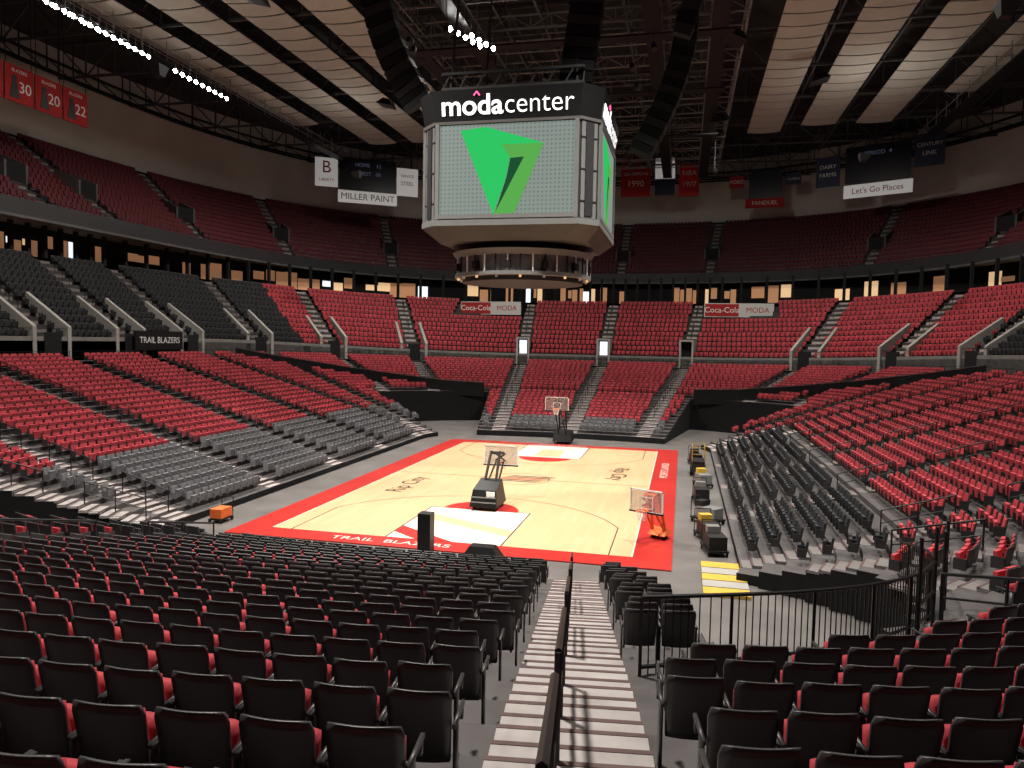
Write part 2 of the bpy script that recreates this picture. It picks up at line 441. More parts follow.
# ---------------------------------------------------------------- portals with sloped parapets
mb=MB()
for u in [u for u in AISU if u<6]:
    p,N,T,w=frame(u,21.45,25.45); z=float(zmix(ABS,w))
    if p[1]<-38: continue
    end = 1.9<u<3.1
    def qbox(o0,o1,t0,t1,z0,z1,mm):
        c=[]
        for zz in(z0,z1):
            for (o,tt) in((o0,t0),(o0,t1),(o1,t1),(o1,t0)): c.append(p+N*o+T*tt+np.array([0,0,zz]))
        mb.hexa(c,mm)
    if end:
        hw=.6;h=3.0;m=COOL if u<2.9 and u>2.2 else (DIMW if u>2.6 else BLKM)
        qbox(-.06,4.0,-.8,-hw,z,z+h+.2,CONCL);qbox(-.06,4.0,hw,.8,z,z+h+.2,CONCL)
        qbox(-.06,4.0,-hw,hw,z+h,z+h+.2,CONCL);qbox(.6,.7,-hw*.75,hw*.75,z,z+h-.15,m);qbox(.72,.8,-hw,hw,z,z+h,BLKM)
    j1=5
    q,_,_,_=frame(u,B.os[j1],B.oe[j1]); zz1=float(B.z(j1,w)); d=np.linalg.norm(q-p)
    if not end:
        for s in(-1,1):
            t0,t1=(s*1.3,s*1.6)
            a0=p+T*t0;a1=p+T*t1;b0=p+N*d+T*t0;b1=p+N*d+T*t1
            h0=2.4 if w<.5 else 2.1
            mb.hexa([a0+[0,0,z],a1+[0,0,z],b1+[0,0,zz1],b0+[0,0,zz1],a0+[0,0,z+h0],a1+[0,0,z+h0],b1+[0,0,zz1+.7],b0+[0,0,zz1+.7]],CONCL)
        qbox(-.03,.0,-.7,.7,z,z+2.0,BLKM)
mb.obj('vomitory_portals',bowl)
mb=MB()
for u in AISU:
    if u>6: continue
    p,N,T,w=frame(u,C.os[4],C.oe[4]); z=float(C.z(4,w))
    if p[1]<-38: continue
    q,_,_,_=frame(u,C.os[7],C.oe[7]); zz1=float(C.z(7,w)); d=np.linalg.norm(q-p)
    for s in(-1,1):
        a0=p+T*s*.9;a1=p+T*s*1.1;b0=p+N*d+T*s*.9;b1=p+N*d+T*s*1.1
        mb.hexa([a0+[0,0,z],a1+[0,0,z],b1+[0,0,zz1],b0+[0,0,zz1],a0+[0,0,z+1.6],a1+[0,0,z+1.6],b1+[0,0,zz1+.7],b0+[0,0,zz1+.7]],CONC)
    mb.hexa([p-T*.9+[0,0,z],p+T*.9+[0,0,z],p+T*.9+N*2+[0,0,z],p-T*.9+N*2+[0,0,z],p-T*.9+[0,0,z+1.6],p+T*.9+[0,0,z+1.6],p+T*.9+N*2+[0,0,z+1.6],p-T*.9+N*2+[0,0,z+1.6]],BLKM)
mb.obj('upper_deck_portals',bowl)
# ---------------------------------------------------------------- floor, ceiling
mb=MB(); mb.poly([(-80,-100,-.01),(80,-100,-.01),(80,100,-.01),(-80,100,-.01)],mat('arena_floor',(.13,.12,.115),.5,.2,.6)); mb.obj('floor')
p,_,_=ring(US,42.6,60.6)
mb=MB(); mb.poly([(x,y,37.05) for x,y in p][::-1],DECK); mb.obj('ceiling')
# ---------------------------------------------------------------- court
court=empty('basketball_court')
wood=bpy.data.materials.new('maple_boards'); wood.use_nodes=True; nt=wood.node_tree; b=nt.nodes['Principled BSDF']; b.inputs['Roughness'].default_value=.28
tc=nt.nodes.new('ShaderNodeTexCoord'); br=nt.nodes.new('ShaderNodeTexBrick'); mp=nt.nodes.new('ShaderNodeMapping'); mp.inputs['Rotation'].default_value=(0,0,pi/2)
br.inputs['Color1'].default_value=(.68,.46,.265,1);br.inputs['Color2'].default_value=(.61,.41,.23,1);br.inputs['Mortar'].default_value=(.5,.33,.18,1)
br.inputs['Scale'].default_value=1;br.inputs['Brick Width'].default_value=2.4;br.inputs['Row Height'].default_value=.3;br.inputs['Mortar Size'].default_value=.004
nt.links.new(tc.outputs['Object'],mp.inputs['Vector']);nt.links.new(mp.outputs['Vector'],br.inputs['Vector']);nt.links.new(br.outputs['Color'],b.inputs['Base Color'])
LINE=mat('court_line_black',(.05,.035,.03),.4,0); CW=mat('court_white',(.68,.63,.56),.3,.03,1); CR=mat('court_red',(.44,.03,.025),.3,.05,1)
def flat(mb,x0,x1,y0,y1,z,m): mb.poly([(x0,y0,z),(x1,y0,z),(x1,y1,z),(x0,y1,z)],m)
mb=MB(); mb.box((0,0,.02),(18.2,31.2,.04),CR); mb.obj('apron',court)
mb=MB(); flat(mb,-7.62,7.62,-14.33,14.33,.046,wood); mb.obj('playing_surface',court)
mb=MB()
def arc(mb,cx,cy,r0,r1,a0,a1,z,m,n=40):
    for i in range(n):
        t0=a0+(a1-a0)*i/n;t1=a0+(a1-a0)*(i+1)/n
        pts=[(cx+r0*math.cos(t0),cy+r0*math.sin(t0),z),(cx+r1*math.cos(t0),cy+r1*math.sin(t0),z),(cx+r1*math.cos(t1),cy+r1*math.sin(t1),z),(cx+r0*math.cos(t1),cy+r0*math.sin(t1),z)]
        if r0==0: pts=pts[1:3]+[pts[0]]
        mb.poly(pts,m)
for s in(-1,1):
    y0,y1=sorted((s*14.33,s*8.54)); 
    flat(mb,-2.44,2.44,y0,y1,.050,CW)
    if s<0:
        mb.poly([(-2.44,-10.6,.053),(-2.44,-9.6,.053),(2.44,-12.0,.053),(2.44,-13.0,.053)][::-1],wood)
        mb.poly([(-2.44,-13.4,.053),(-2.44,-12.4,.053),(.4,-14.33,.053),(-1.2,-14.33,.053)][::-1],CR)
    else: flat(mb,-.9,.9,9.0,12.4,.053,wood)
    arc(mb,0,s*8.54,0,1.83,0 if s<0 else pi,pi if s<0 else 2*pi,.050,CR)
    bx=s*(14.33-1.6)
    a=math.acos(6.7/7.24)
    if s<0: arc(mb,0,bx,7.19,7.24,a,pi-a,.052,LINE)
    else: arc(mb,0,bx,7.19,7.24,pi+a,2*pi-a,.052,LINE)
    for sx in(-1,1): flat(mb,sx*6.71-.025,sx*6.71+.025,*sorted((s*14.33,bx-s*7.24*math.sin(a))),.052,LINE)
    for sx in(-1,1): flat(mb,sx*2.44-.03,sx*2.44+.03,y0,y1,.054,LINE)
    flat(mb,-2.44,2.44,s*8.54-.03,s*8.54+.03,.054,LINE)
flat(mb,-7.62,7.62,-.03,.03,.052,LINE)
arc(mb,0,0,1.78,1.83,0,2*pi,.052,LINE)
for sx in(-1,1): flat(mb,sx*7.6-.03,sx*7.6+.03,-14.33,14.33,.052,CW)
for k in range(5):
    t=-.9+.42*k
    mb.poly([(-1.5+.2*k,t,.055),(1.1+.2*k,t,.055),(1.3+.2*k,t+.2,.055),(-1.3+.2*k,t+.2,.055)],LINE if k!=2 else CR)
mb.obj('markings',court)
text('script_a','Rip City',1.35,(-5.6,-3.6,.056),(0,0,rad(90)),LINE,court,.001)
text('script_b','Rip City',1.35,(5.6,3.6,.056),(0,0,rad(-90)),LINE,court,.001)
text('apron_near','TRAIL  BLAZERS',.6,(-2.0,-14.98,.045),(0,0,0),CW,court,.001,sx=1.2)
text('apron_far','PORTLAND',.6,(0,14.98,.045),(0,0,pi),CW,court,.001,sx=1.3)
text('apron_right','PORTLAND',.7,(8.35,6,.045),(0,0,rad(90)),CW,court,.001,sx=1.6)
# ---------------------------------------------------------------- basketball hoops
def hoop(name,loc,rot,zc,w=1.83,h=1.07,arm=2.6,body=BLK,basew=1.5,basel=2.2,baseh=1.0,board=GLASS,tall=True):
    e=empty(name,loc); e.rotation_euler=(0,0,rot)
    m=MB(); yb_=-arm
    m.prism([(-basew/2,yb_-basel,.18),(basew/2,yb_-basel,.18),(basew/2,yb_,.18),(-basew/2,yb_,.18)],
            [(-basew/2*.85,yb_-basel*.9,.18+baseh*.7),(basew/2*.85,yb_-basel*.9,.18+baseh*.7),(basew/2*.8,yb_-.35,.18+baseh),(-basew/2*.8,yb_-.35,.18+baseh)],body)
    for sx in(-1,1):
        for yy in(yb_-.3,yb_-basel+.3): m.tube((sx*(basew/2-.15)-.05,yy,.13),(sx*(basew/2-.15)+.05,yy,.13),.13,BLKM,12)
    if baseh>1:
        for f in(.3,.6): m.box((0,yb_-basel-.02+.05*f,.18+baseh*.7*f),(basew*.9,.03,.05),SILV)
        m.box((basew*.25,yb_-basel*.96,.18+baseh*.55),(.4,.06,.25),WHITE)
    m.obj('padded_base',e)
    m=MB()
    for sx in(-.28,.28):
        m.tube((sx,yb_-basel*.35,.18+baseh*.8),(sx*.8,yb_+.35,zc+.35 if tall else zc+.1),.07,body,8)
        m.tube((sx*.8,yb_+.35,zc+.35 if tall else zc+.1),(sx*.7,-.12,zc+.1),.06,body,8)
        m.tube((sx,yb_-.2,.18+baseh*.7),(sx*.7,-.2,zc-.3),.05,body,8)
    for f in(.25,.5,.75): 
        yy=yb_+.35+f*(arm-.5); m.tube((-.26,yy,zc+.22),(.26,yy,zc+.22),.035,body,6)
    m.tube((-.26,-.14,zc+.1),(.26,-.14,zc-.25),.04,body,6);m.tube((.26,-.14,zc+.1),(-.26,-.14,zc-.25),.04,body,6)
    m.obj('support_arms',e)
    m=MB(); m.box((0,0,zc),(w-.1,.02,h-.1),board)
    m.obj('glass_board',e)
    m=MB()
    for s in(-1,1):
        m.box((s*(w/2-.03),0,zc),(.06,.05,h),WHITE); m.box((0,0,zc+s*(h/2-.03)),(w,.05,.06),WHITE)
    m.box((0,0,zc-h/2+.02),(w+.02,.09,.07),BLK)
    zr=zc-h/2+.18
    for s in(-1,1): m.box((s*.29,.015,zr+.23),(.04,.02,.46),WHITE)
    for z in(zr,zr+.46): m.box((0,.015,z),(.6,.02,.04),WHITE)
    m.obj('board_frame',e)
    m=MB(); n=20;r=.229
    pr=[(r*math.cos(2*pi*i/n),.38+r*math.sin(2*pi*i/n),zr-.02) for i in range(n)]
    for i in range(n): m.tube(pr[i],pr[(i+1)%n],.018,ORG,6)
    m.box((0,.08,zr-.03),(.2,.16,.06),ORG)
    m.obj('rim',e)
    m=MB()
    for i in range(12):
        for d in(1,-1):
            a0=2*pi*i/12; pts=[]
            for k in range(4):
                rr=r*(1-.4*k/3);a=a0+d*k*.26
                pts.append((rr*math.cos(a),.38+rr*math.sin(a),zr-.02-.14*k))
            for k in range(3): m.tube(pts[k],pts[k+1],.007,WHITE,3)
    m.obj('net',e)
    return e
g=MATS['backboard_glass'].node_tree.nodes['Principled BSDF']; g.inputs['Alpha'].default_value=.35
hoop('basketball_hoop',(0,13.1,.046),pi,3.42)
hoop('basketball_hoop',(.2,-5.4,.05),0,2.2,arm=1.5,basel=1.9,baseh=1.15,basew=1.35,tall=True)
hoop('training_basketball_hoop',(8.0,-12.3,.04),rad(155),1.75,w=1.5,h=.95,arm=.9,body=ORG,basew=.8,basel=.7,baseh=.3)
# ---------------------------------------------------------------- centre-hung scoreboard
sb=empty('center_hung_scoreboard',(0,0,0))
def ZS(z): return 14.5+(z-14.5)*.875
K=.95
def octa(h,c,z): 
    h*=K;c*=K
    return [(h-c,-h,z),(h,-h+c,z),(h,h-c,z),(h-c,h,z),(-h+c,h,z),(-h,h-c,z),(-h,-h+c,z),(-h+c,-h,z)]
FR=mat('scoreboard_frame',(.03,.031,.033),.5,.05,2); SBW=mat('scoreboard_underside',(.07,.07,.068),.5,.05,2)
mb=MB()
mb.prism(octa(4.95,1.0,14.5),octa(4.95,1.0,ZS(20.2)),FR); mb.prism(octa(5.0,1.0,ZS(20.2)),octa(5.25,1.05,ZS(22.1)),BLK)
mb.prism(octa(5.1,1.0,14.2),octa(5.1,1.0,14.5),SILV); mb.prism(octa(4.3,1.2,13.5),octa(5.1,1.0,14.2),SBW)
mb.prism(octa(5.06,1.0,ZS(20.15)),octa(5.1,1.0,ZS(20.3)),SILV)
mb.obj('housing',sb)
mb=MB()
for k in range(4):
    R=np.array([[math.cos(k*pi/2),-math.sin(k*pi/2),0],[math.sin(k*pi/2),math.cos(k*pi/2),0],[0,0,1]])
    R4=R@np.array([[math.cos(pi/4),-math.sin(pi/4),0],[math.sin(pi/4),math.cos(pi/4),0],[0,0,1]])
    mb.box(R@np.array([4.46*K,-4.46*K,17.0]),(1.0,.10,4.9),SILV,R4)
    for zz in (15.4,17.0,18.6): mb.box(R@np.array([4.52*K,-4.52*K,zz]),(1.02,.04,.05),FR,R4)
    mb.box(R@np.array([4.53*K,-4.53*K,17.0]),(.5,.03,4.7),FR,R4)
    for s in(-1,1): mb.box(R@np.array([s*3.9*K,-5.02*K,17.0]),(.2,.16,4.95),SILV,R)
    mb.box(R@np.array([0,-5.02*K,14.66]),(7.6*K,.16,.2),SILV,R)
mb.obj('trim_frames',sb)
scr=bpy.data.materials.new('led_screen'); scr.use_nodes=True; nt=scr.node_tree; b=nt.nodes['Principled BSDF']
tc=nt.nodes.new('ShaderNodeTexCoord'); vo=nt.nodes.new('ShaderNodeTexVoronoi'); vo.inputs['Scale'].default_value=4.6; vo.inputs['Randomness'].default_value=0; vo.distance='MANHATTAN'
rp=nt.nodes.new('ShaderNodeValToRGB'); rp.color_ramp.elements[0].position=.3;rp.color_ramp.elements[1].position=.6
rp.color_ramp.elements[0].color=(.10,.14,.12,1);rp.color_ramp.elements[1].color=(.20,.25,.225,1)
nt.links.new(tc.outputs['Object'],vo.inputs['Vector']);nt.links.new(vo.outputs['Distance'],rp.inputs['Fac'])
b.inputs['Base Color'].default_value=(.02,.02,.02,1)
nt.links.new(rp.outputs['Color'],b.inputs['Emission Color']); b.inputs['Emission Strength'].default_value=1.0
G1=mat('led_green_bright',(.02,.60,.13),.9,0,emit=.9,spec=0);G2=mat('led_green_mid',(.12,.52,.09),.9,0,emit=.75,spec=0);G3=mat('led_green_dark',(.0,.12,.04),.9,0,emit=.5,spec=0)
for g_ in(G1,G2,G3):
    bs=g_.node_tree.nodes['Principled BSDF']; bs.inputs['Base Color'].default_value=(.01,.02,.01,1)
TW=mat('led_white_text',(1,1,1),.6,0,emit=1.3); TPK=mat('led_pink',(1,.12,.35),.6,0,emit=1.3)
mb=MB()
def LOGO(q): return ((-3.78+7.56*(q[0]-437)/140)*K, ZS(20.1-5.35*(q[1]-118)/100))
polys=[([(459,124),(478,122),(512,152),(507,180),(495,217)],G1),([(478,122),(486,121),(546,141),(503,141),(510,152)],G1),
 ([(503,141),(546,141),(517,216),(495,217),(526,155),(512,156)],G2),([(512,156),(526,155),(497,215),(508,178)],G3)]
for k in range(4):
    c_,s_=math.cos(k*pi/2),math.sin(k*pi/2)
    R=np.array([[c_,-s_,0],[s_,c_,0],[0,0,1]])
    mb.poly([R@np.array(q) for q in((-3.78*K,-5.0*K,ZS(14.75)),(3.78*K,-5.0*K,ZS(14.75)),(3.78*K,-5.0*K,ZS(20.1)),(-3.78*K,-5.0*K,ZS(20.1)))],scr)
    for i,(pl,m) in enumerate(polys):
        mb.poly([R@np.array([LOGO(q)[0],-5.02*K-.004*i,LOGO(q)[1]]) for q in pl][::-1],m)
mb.obj('video_screens',sb)
for k in range(4):
    a=k*pi/2; tilt=math.atan(.25*K/(1.9*.875))
    x,y=math.sin(a)*5.165*K,-math.cos(a)*5.165*K
    dx,dy=math.cos(a),math.sin(a); zc=ZS(21.15)
    text('sign_moda_%d'%k,'moda',1.42,(x-dx*1.83,y-dy*1.83,zc),(pi/2+tilt,0,a),TW,sb,.02,sx=1.05,off=.02)
    text('sign_center_%d'%k,'center',1.42,(x+dx*1.72,y+dy*1.72,zc),(pi/2+tilt,0,a),TW,sb,.005,sx=.98,off=-.014)
    m=MB()
    for s in(-1,1):
        c0=np.array([x-dx*1.55,y-dy*1.55,zc+.50]); c0+= np.array([math.sin(a),-math.cos(a),0])*.08; d_=np.array([dx,dy,0])*.16*s; m.tube(c0-d_,c0+[0,0,.2],.04,TPK,6)
    m.obj('sign_accent_%d'%k,sb)
mb=MB()
def disk(mb,r0,r1,z0,z1,m,n=40):
    a=[(r0*math.cos(2*pi*i/n),r0*math.sin(2*pi*i/n),z0) for i in range(n)];b_=[(r1*math.cos(2*pi*i/n),r1*math.sin(2*pi*i/n),z1) for i in range(n)]
    mb.prism(a,b_,m)
disk(mb,2.6,2.6,12.9,13.6,FR); disk(mb,3.9,4.1,12.85,13.15,SILV); disk(mb,3.7,3.7,11.9,12.85,mat('drum_grey',(.16,.16,.16),.6,.2,3)); disk(mb,3.95,3.95,11.75,11.95,SILV); disk(mb,3.5,3.5,11.5,11.75,FR)
for i in range(36):
    a=2*pi*i/36; c,s=math.cos(a),math.sin(a); mb.tube((3.9*c,3.9*s,11.9),(3.9*c,3.9*s,12.85),.05,WHITE if i%2 else BLK,4)
    if i%3==0: mb.box((3.85*c,3.85*s,12.3),(.3,.3,.4),BLK,[[c,-s,0],[s,c,0],[0,0,1]])
    if i%2==0: mb.tube((3.75*c,3.75*s,11.62),(3.75*c,3.75*s,11.74),.07,WARM if i%4==0 else WHITE,8)
mb.obj('lower_ring',sb)
mb=MB()
for sx in(-3.5,3.5):
    for sy in(-3.5,3.5): mb.tube((sx,sy,21),(sx*.8,sy*.8,32),.08,STEELD)
cr=[(-3.8,-3.8),(3.8,-3.8),(3.8,3.8),(-3.8,3.8)]
for q_ in range(4):
    a,b_=cr[q_],cr[(q_+1)%4]
    mb.tube((*a,21.6),(*b_,21.6),.1,STEELD);mb.tube((*a,22.4),(*b_,22.4),.1,STEELD)
    for i in range(8):
        f=i/8;g_=(i+.5)/8;q=[a[0]*(1-f)+b_[0]*f,a[1]*(1-f)+b_[1]*f];r=[a[0]*(1-g_)+b_[0]*g_,a[1]*(1-g_)+b_[1]*g_]
        mb.tube((*q,21.6),(*r,22.4),.05,STEELD)
mb.obj('hoist_frame',sb)
# ---------------------------------------------------------------- line array speakers
def line_array(path,w=1.1,th=.55):
    e=empty('line_array_speaker',path[0]); m=MB(); P=[np.array(p,float) for p in path]
    pts=[];
    for i in range(len(P)-1):
        n=max(1,int(np.linalg.norm(P[i+1]-P[i])/.42))
        for k in range(n): pts.append(P[i]*(1-k/n)+P[i+1]*k/n)
    pts.append(P[-1])
    for i in range(len(pts)-1):
        d=pts[i+1]-pts[i];L=np.linalg.norm(d);d/=L
        ax=np.array([1.,0,0]);y=np.cross(d,ax);y/=np.linalg.norm(y);x=np.cross(y,d)
        R=np.stack([x,y,d],1); m.box((pts[i]+pts[i+1])/2-P[0],(w,th,L*.86),BLKM if i%2 else FR,R)
    m.tube((0,0,0),(0,0,35-P[0][2]),.05,STEELD)
    m.obj('cabinets',e)
def curve(p0,p1,p2,n=10):
    p0,p1,p2=map(np.array,(p0,p1,p2)); return [tuple((1-t)**2*p0+2*t*(1-t)*p1+t*t*p2) for t in np.linspace(0,1,n)]
line_array(curve((-8.5,-2.,31.5),(-9.1,-2.5,26.5),(-5.9,-1.5,21.6)),1.7,.8)
line_array(curve((4.6,-3,31),(4.0,-3.3,27),(3.3,-3,21.8)),1.7,.8)
line_array(curve((8.9,3,27.6),(8.9,2.6,23.6),(6.4,1.8,19.2)),1.3,.8)
line_array(curve((9.3,0,30),(9.7,0,28),(8.6,0,25.0)),1.0,.6)
# ---------------------------------------------------------------- roof structure
def truss(mb,p0,p1,dep,m,step=3.0,r=.12,wid=0):
    p0=np.array(p0,float);p1=np.array(p1,float);L=np.linalg.norm(p1-p0);n=int(L/step);dz=np.array([0,0,dep])
    mb.tube(p0,p1,r,m);mb.tube(p0+dz,p1+dz,r,m)
    for i in range(n):
        a=p0+(p1-p0)*i/n;b=p0+(p1-p0)*(i+1)/n
        if i%2: mb.tube(a,b+dz,r*.55,m)
        else: mb.tube(a+dz,b,r*.55,m)
        mb.tube(a,a+dz,r*.5,m)
roof=empty('roof_structure')
mb=MB()
def halfw(y):
    t=min(1,abs(y)/80); return 53*(1-t**3)**(1/2.6)
for y in np.arange(-24,76,9.0):
    h=halfw(y); truss(mb,(-h,y,33.6),(h,y,33.6),3.2,STEELD,3.2,.15)
for x in(-13,-10.5,-7.5,-4.5,-1.5,1.5,4.5,7.5,10.5,13,20.3,25.9,31.8,-20.3,-25.9,-31.8,-38,38):
    big=abs(x)>15
    truss(mb,(x,-30,34.2 if big else 31.6),(x,64 if abs(x)<30 else 52,34.2 if big else 31.6),2.4 if big else 1.6,STEELD if (big or int(x*2)%3==0) else STEEL,3,.12)
for y in np.arange(-20,60,4.5): truss(mb,(-13,y,31.0),(13,y,31.0),.9,STEEL,1.5,.07)
mb.obj('roof_trusses',roof)
mb=MB()
for x in(-6.5,6.5,-11,11):
    z=30.0
    mb.box((x,16,z),(1.1,84,.12),BLK)
    for s in(-.55,.55):
        mb.tube((x+s,-26,z+1),(x+s,58,z+1),.05,STEEL)
        for y in range(-26,59,3): mb.tube((x+s,y,z),(x+s,y,z+2.4),.03,STEEL)
for y in(-12,0,12,24,38):
    mb.box((0,y,29.9),(24,1.1,.12),BLK)
    for s in(-.55,.55): mb.tube((-12,y+s,30.9),(12,y+s,30.9),.05,STEEL)
for s in (-1,1):
    x=s*34.5; mb.box((x,12,31.2),(1.2,70,.15),BLK)
    for q in(-.6,.6):
        mb.tube((x+q,-23,32.2),(x+q,47,32.2),.05,STEEL)
        for y in range(-23,47,3): mb.tube((x+q,y,31.2),(x+q,y,32.8),.04,STEEL)
mb.obj('lighting_catwalks',roof)
mb=MB()
rr_=random.Random(9)
for i in range(26):
    x=rr_.uniform(-12,12);y=rr_.uniform(-8,40); z=rr_.uniform(26.5,29.5)
    mb.tube((x,y,z),(x,y,31.5),.03,STEELD); mb.tube((x,y,z),(x+.1,y-.3,z-.45),.2,BLK,8)
mb.obj('rigging_hoists',roof)
mb=MB()
for (o,z) in(((39.5,57.5),33.2),((39.5,57.5),34.4),((40.6,58.6),33.8)):
    p,_,_=ring(US,*o)
    for i in range(len(US)): mb.tube((*p[i],z),(*p[(i+1)%len(US)],z),.16,BLK)
p,_,_=ring(US,39.5,57.5);q,_,_=ring(US,40.6,58.6)
for i in range(len(US)):
    mb.tube((*p[i],33.2),(*p[i],37),.07,BLK); mb.tube((*p[i],33.2),(*q[i],33.8),.07,BLK); mb.tube((*p[i],33.2),(*p[(i+1)%len(US)],34.4),.06,BLK)
mb.obj('perimeter_ring_truss',roof)
mb=MB()
for s in(-1,1):
    for (x0,x1,yend) in((15.7,19.3,49),(21.3,24.9,47),(27.0,30.6,45),(33.0,36.2,38)):
        y=-24.0
        while y<yend:
            L=2.3; n=4
            sag=lambda f:.12*(1-(2*f-1)**2)
            for i in range(n):
                f0,f1=i/n,(i+1)/n
                xa,xb=s*(x0+(x1-x0)*f0),s*(x0+(x1-x0)*f1)
                za,zb=33.0-sag(f0),33.0-sag(f1)
                mb.hexa([(xa,y,za),(xb,y,zb),(xb,y+L-.24,zb),(xa,y+L-.24,za),(xa,y,za+.06),(xb,y,zb+.06),(xb,y+L-.24,zb+.06),(xa,y+L-.24,za+.06)],PANEL)
            y+=L
mb.obj('acoustic_ceiling_panels',roof)
# ---------------------------------------------------------------- banners and signs
def sign(name,c,yaw,w,h,m,txt=None,tm=None,rope=True,par=None):
    e=empty(name,c,par); e.rotation_euler=(0,0,yaw); b=MB(); b.box((0,0,0),(w,.12,h),m)
    if rope:
        for s in(-.45,.45): b.tube((s*w,0,h/2),(s*w,0,max(h/2+.5,35-c[2])),.03,BLK)
    b.obj('panel',e)
    if txt: 
        for i,(t,z,sz) in enumerate(txt): text('lettering_%d'%i,t,sz,(0,-.08,z),(pi/2,0,0),tm,e,.004)
    return e
DIS=mat('display_black',(.012,.013,.02),.3,.1,1); NAVY=mat('sign_navy',(.02,.03,.07),.5,.1,1); DRED=mat('banner_red',(.34,.02,.02),.8,.1,1)
DTX=mat('display_dim_text',(.1,.12,.2),.5,0,emit=.3)
SGW=mat('sign_white_backlit',(.75,.75,.73),.6,.0,emit=.25)
def lp(c,yaw,dx,dz): return (c[0]+dx*math.cos(yaw),c[1]+dx*math.sin(yaw),c[2]+dz)
c=(-32.4,50.5,29.6); yl=rad(33); g1=empty('hanging_scoreboard_cluster')
sign('display',lp(c,yl,0,.3),yl,7.4,4.2,DIS,[('HOME    12',1.2,.7),('GUEST   08',.1,.7)],DTX,par=g1)
sign('ad_sign',lp(c,yl,-5.4,.2),yl,2.9,3.7,SGW,[('B',.6,2.2),('LIBERTY',-1.0,.55)],DRED,par=g1)
sign('ad_sign',lp(c,yl,5.3,-.2),yl,2.9,3.7,SGW,[('SERVICE',.8,.5),('STEEL',-.2,.7)],NAVY,par=g1)
sign('ad_sign',lp(c,yl,0,-2.7),yl,7.8,1.6,SGW,[('MILLER PAINT',0,1.15)],LINE,rope=False,par=g1)
c=(31.3,56.3,30.2); yr=rad(-28); g2=empty('hanging_scoreboard_cluster')
sign('display',lp(c,yr,.2,.5),yr,7.4,4.4,DIS,[('PERIOD  4',1.2,.7)],DTX,par=g2)
sign('ad_sign',lp(c,yr,-5.6,.1),yr,2.9,3.7,NAVY,[('DAIRY',.6,.7),('FARMS',-.4,.7)],WHITE,par=g2)
sign('ad_sign',lp(c,yr,5.8,1.2),yr,3.2,3.7,NAVY,[('CENTURY',.6,.6),('LINK',-.4,.7)],WHITE,par=g2)
sign('ad_sign',lp(c,yr,.3,-2.7),yr,7.8,1.6,SGW,[("Let's Go Places",0,.95)],DRED,rope=False,par=g2)
g3=empty('hanging_scoreboard_cluster')
sign('display',(19.7,67.7,30.8),rad(-10),4.4,4.0,DIS,par=g3); sign('ad_sign',(19.7,67.6,28.2),rad(-10),5.2,1.3,DRED,[('FANDUEL',0,.8)],WHITE,rope=False,par=g3)
sign('ad_sign',(15.9,68.3,31.3),rad(-10),2.0,1.6,DRED,[('FORD',0,.7)],WHITE,par=g3);sign('ad_sign',(23.3,67.,31.3),rad(-10),2.0,1.6,NAVY,[('ALASKA',0,.45)],WHITE,par=g3)
sign('championship_banner',(1.8,66.6,32.0),0,4.2,5.4,DRED,[('WESTERN',1.6,.7),('CHAMPIONS',.5,.62),('1990',-.9,1.2)],WHITE)
sign('championship_banner',(5.9,67.5,33.4),0,2.8,2.9,SGW,[('PORTLAND',.4,.5)],DRED);sign('championship_banner',(5.9,67.5,30.7),0,2.8,2.2,NAVY)
sign('championship_banner',(9.3,68.3,31.8),0,2.8,4.6,REDP,[('NBA',1.0,1.0),('1977',-.6,1.0)],WHITE)
for i,t in enumerate(['14','15','30','20','22']):
    e=sign('retired_jersey_banner',(-42.5,1.2+i*2.78,27.6),rad(90),2.6,2.8,DRED,[('BLAZERS',1.0,.36)],WHITE)
    text('number',t,1.2,(.5,-.08,-.2),(pi/2,0,0),WHITE,e,.004)
    m=MB(); m.prism([(-.9,-.1,-1.1),(0,-.1,-1.1),(0,-.07,-1.1),(-.9,-.07,-1.1)],[(-.65,-.1,.2),(-.25,-.1,.2),(-.25,-.07,.2),(-.65,-.07,.2)],BLK); m.tube((-.45,-.1,.42),(-.45,-.06,.42),.24,BLK,12); m.obj('player_silhouette',e)
sign('fascia_sign',(-32.6,10.2,7.7),rad(90),5.6,1.5,BLK,[('TRAIL BLAZERS',0,.7)],WHITE,rope=False)
for x in(-15.7,15.7):
    e=sign('sponsor_sign',(x,52.4,12.5),0,8.2,1.7,mat('sign_light_grey',(.45,.44,.42),.6,.0,emit=.10),None,None,rope=False)
    m=MB();m.box((-2.0,-.075,0),(4.0,.04,1.5),DRED);m.box((0,1.9,-.2),(8.4,3.2,1.9),BLKM);m.obj('portal_housing',e)
    text('lettering','Coca-Cola',.95,(-2.0,-.11,0),(pi/2,0,0),WHITE,e,.004); text('lettering_b','MODA',.9,(2.2,-.08,0),(pi/2,0,0),DRED,e,.004)
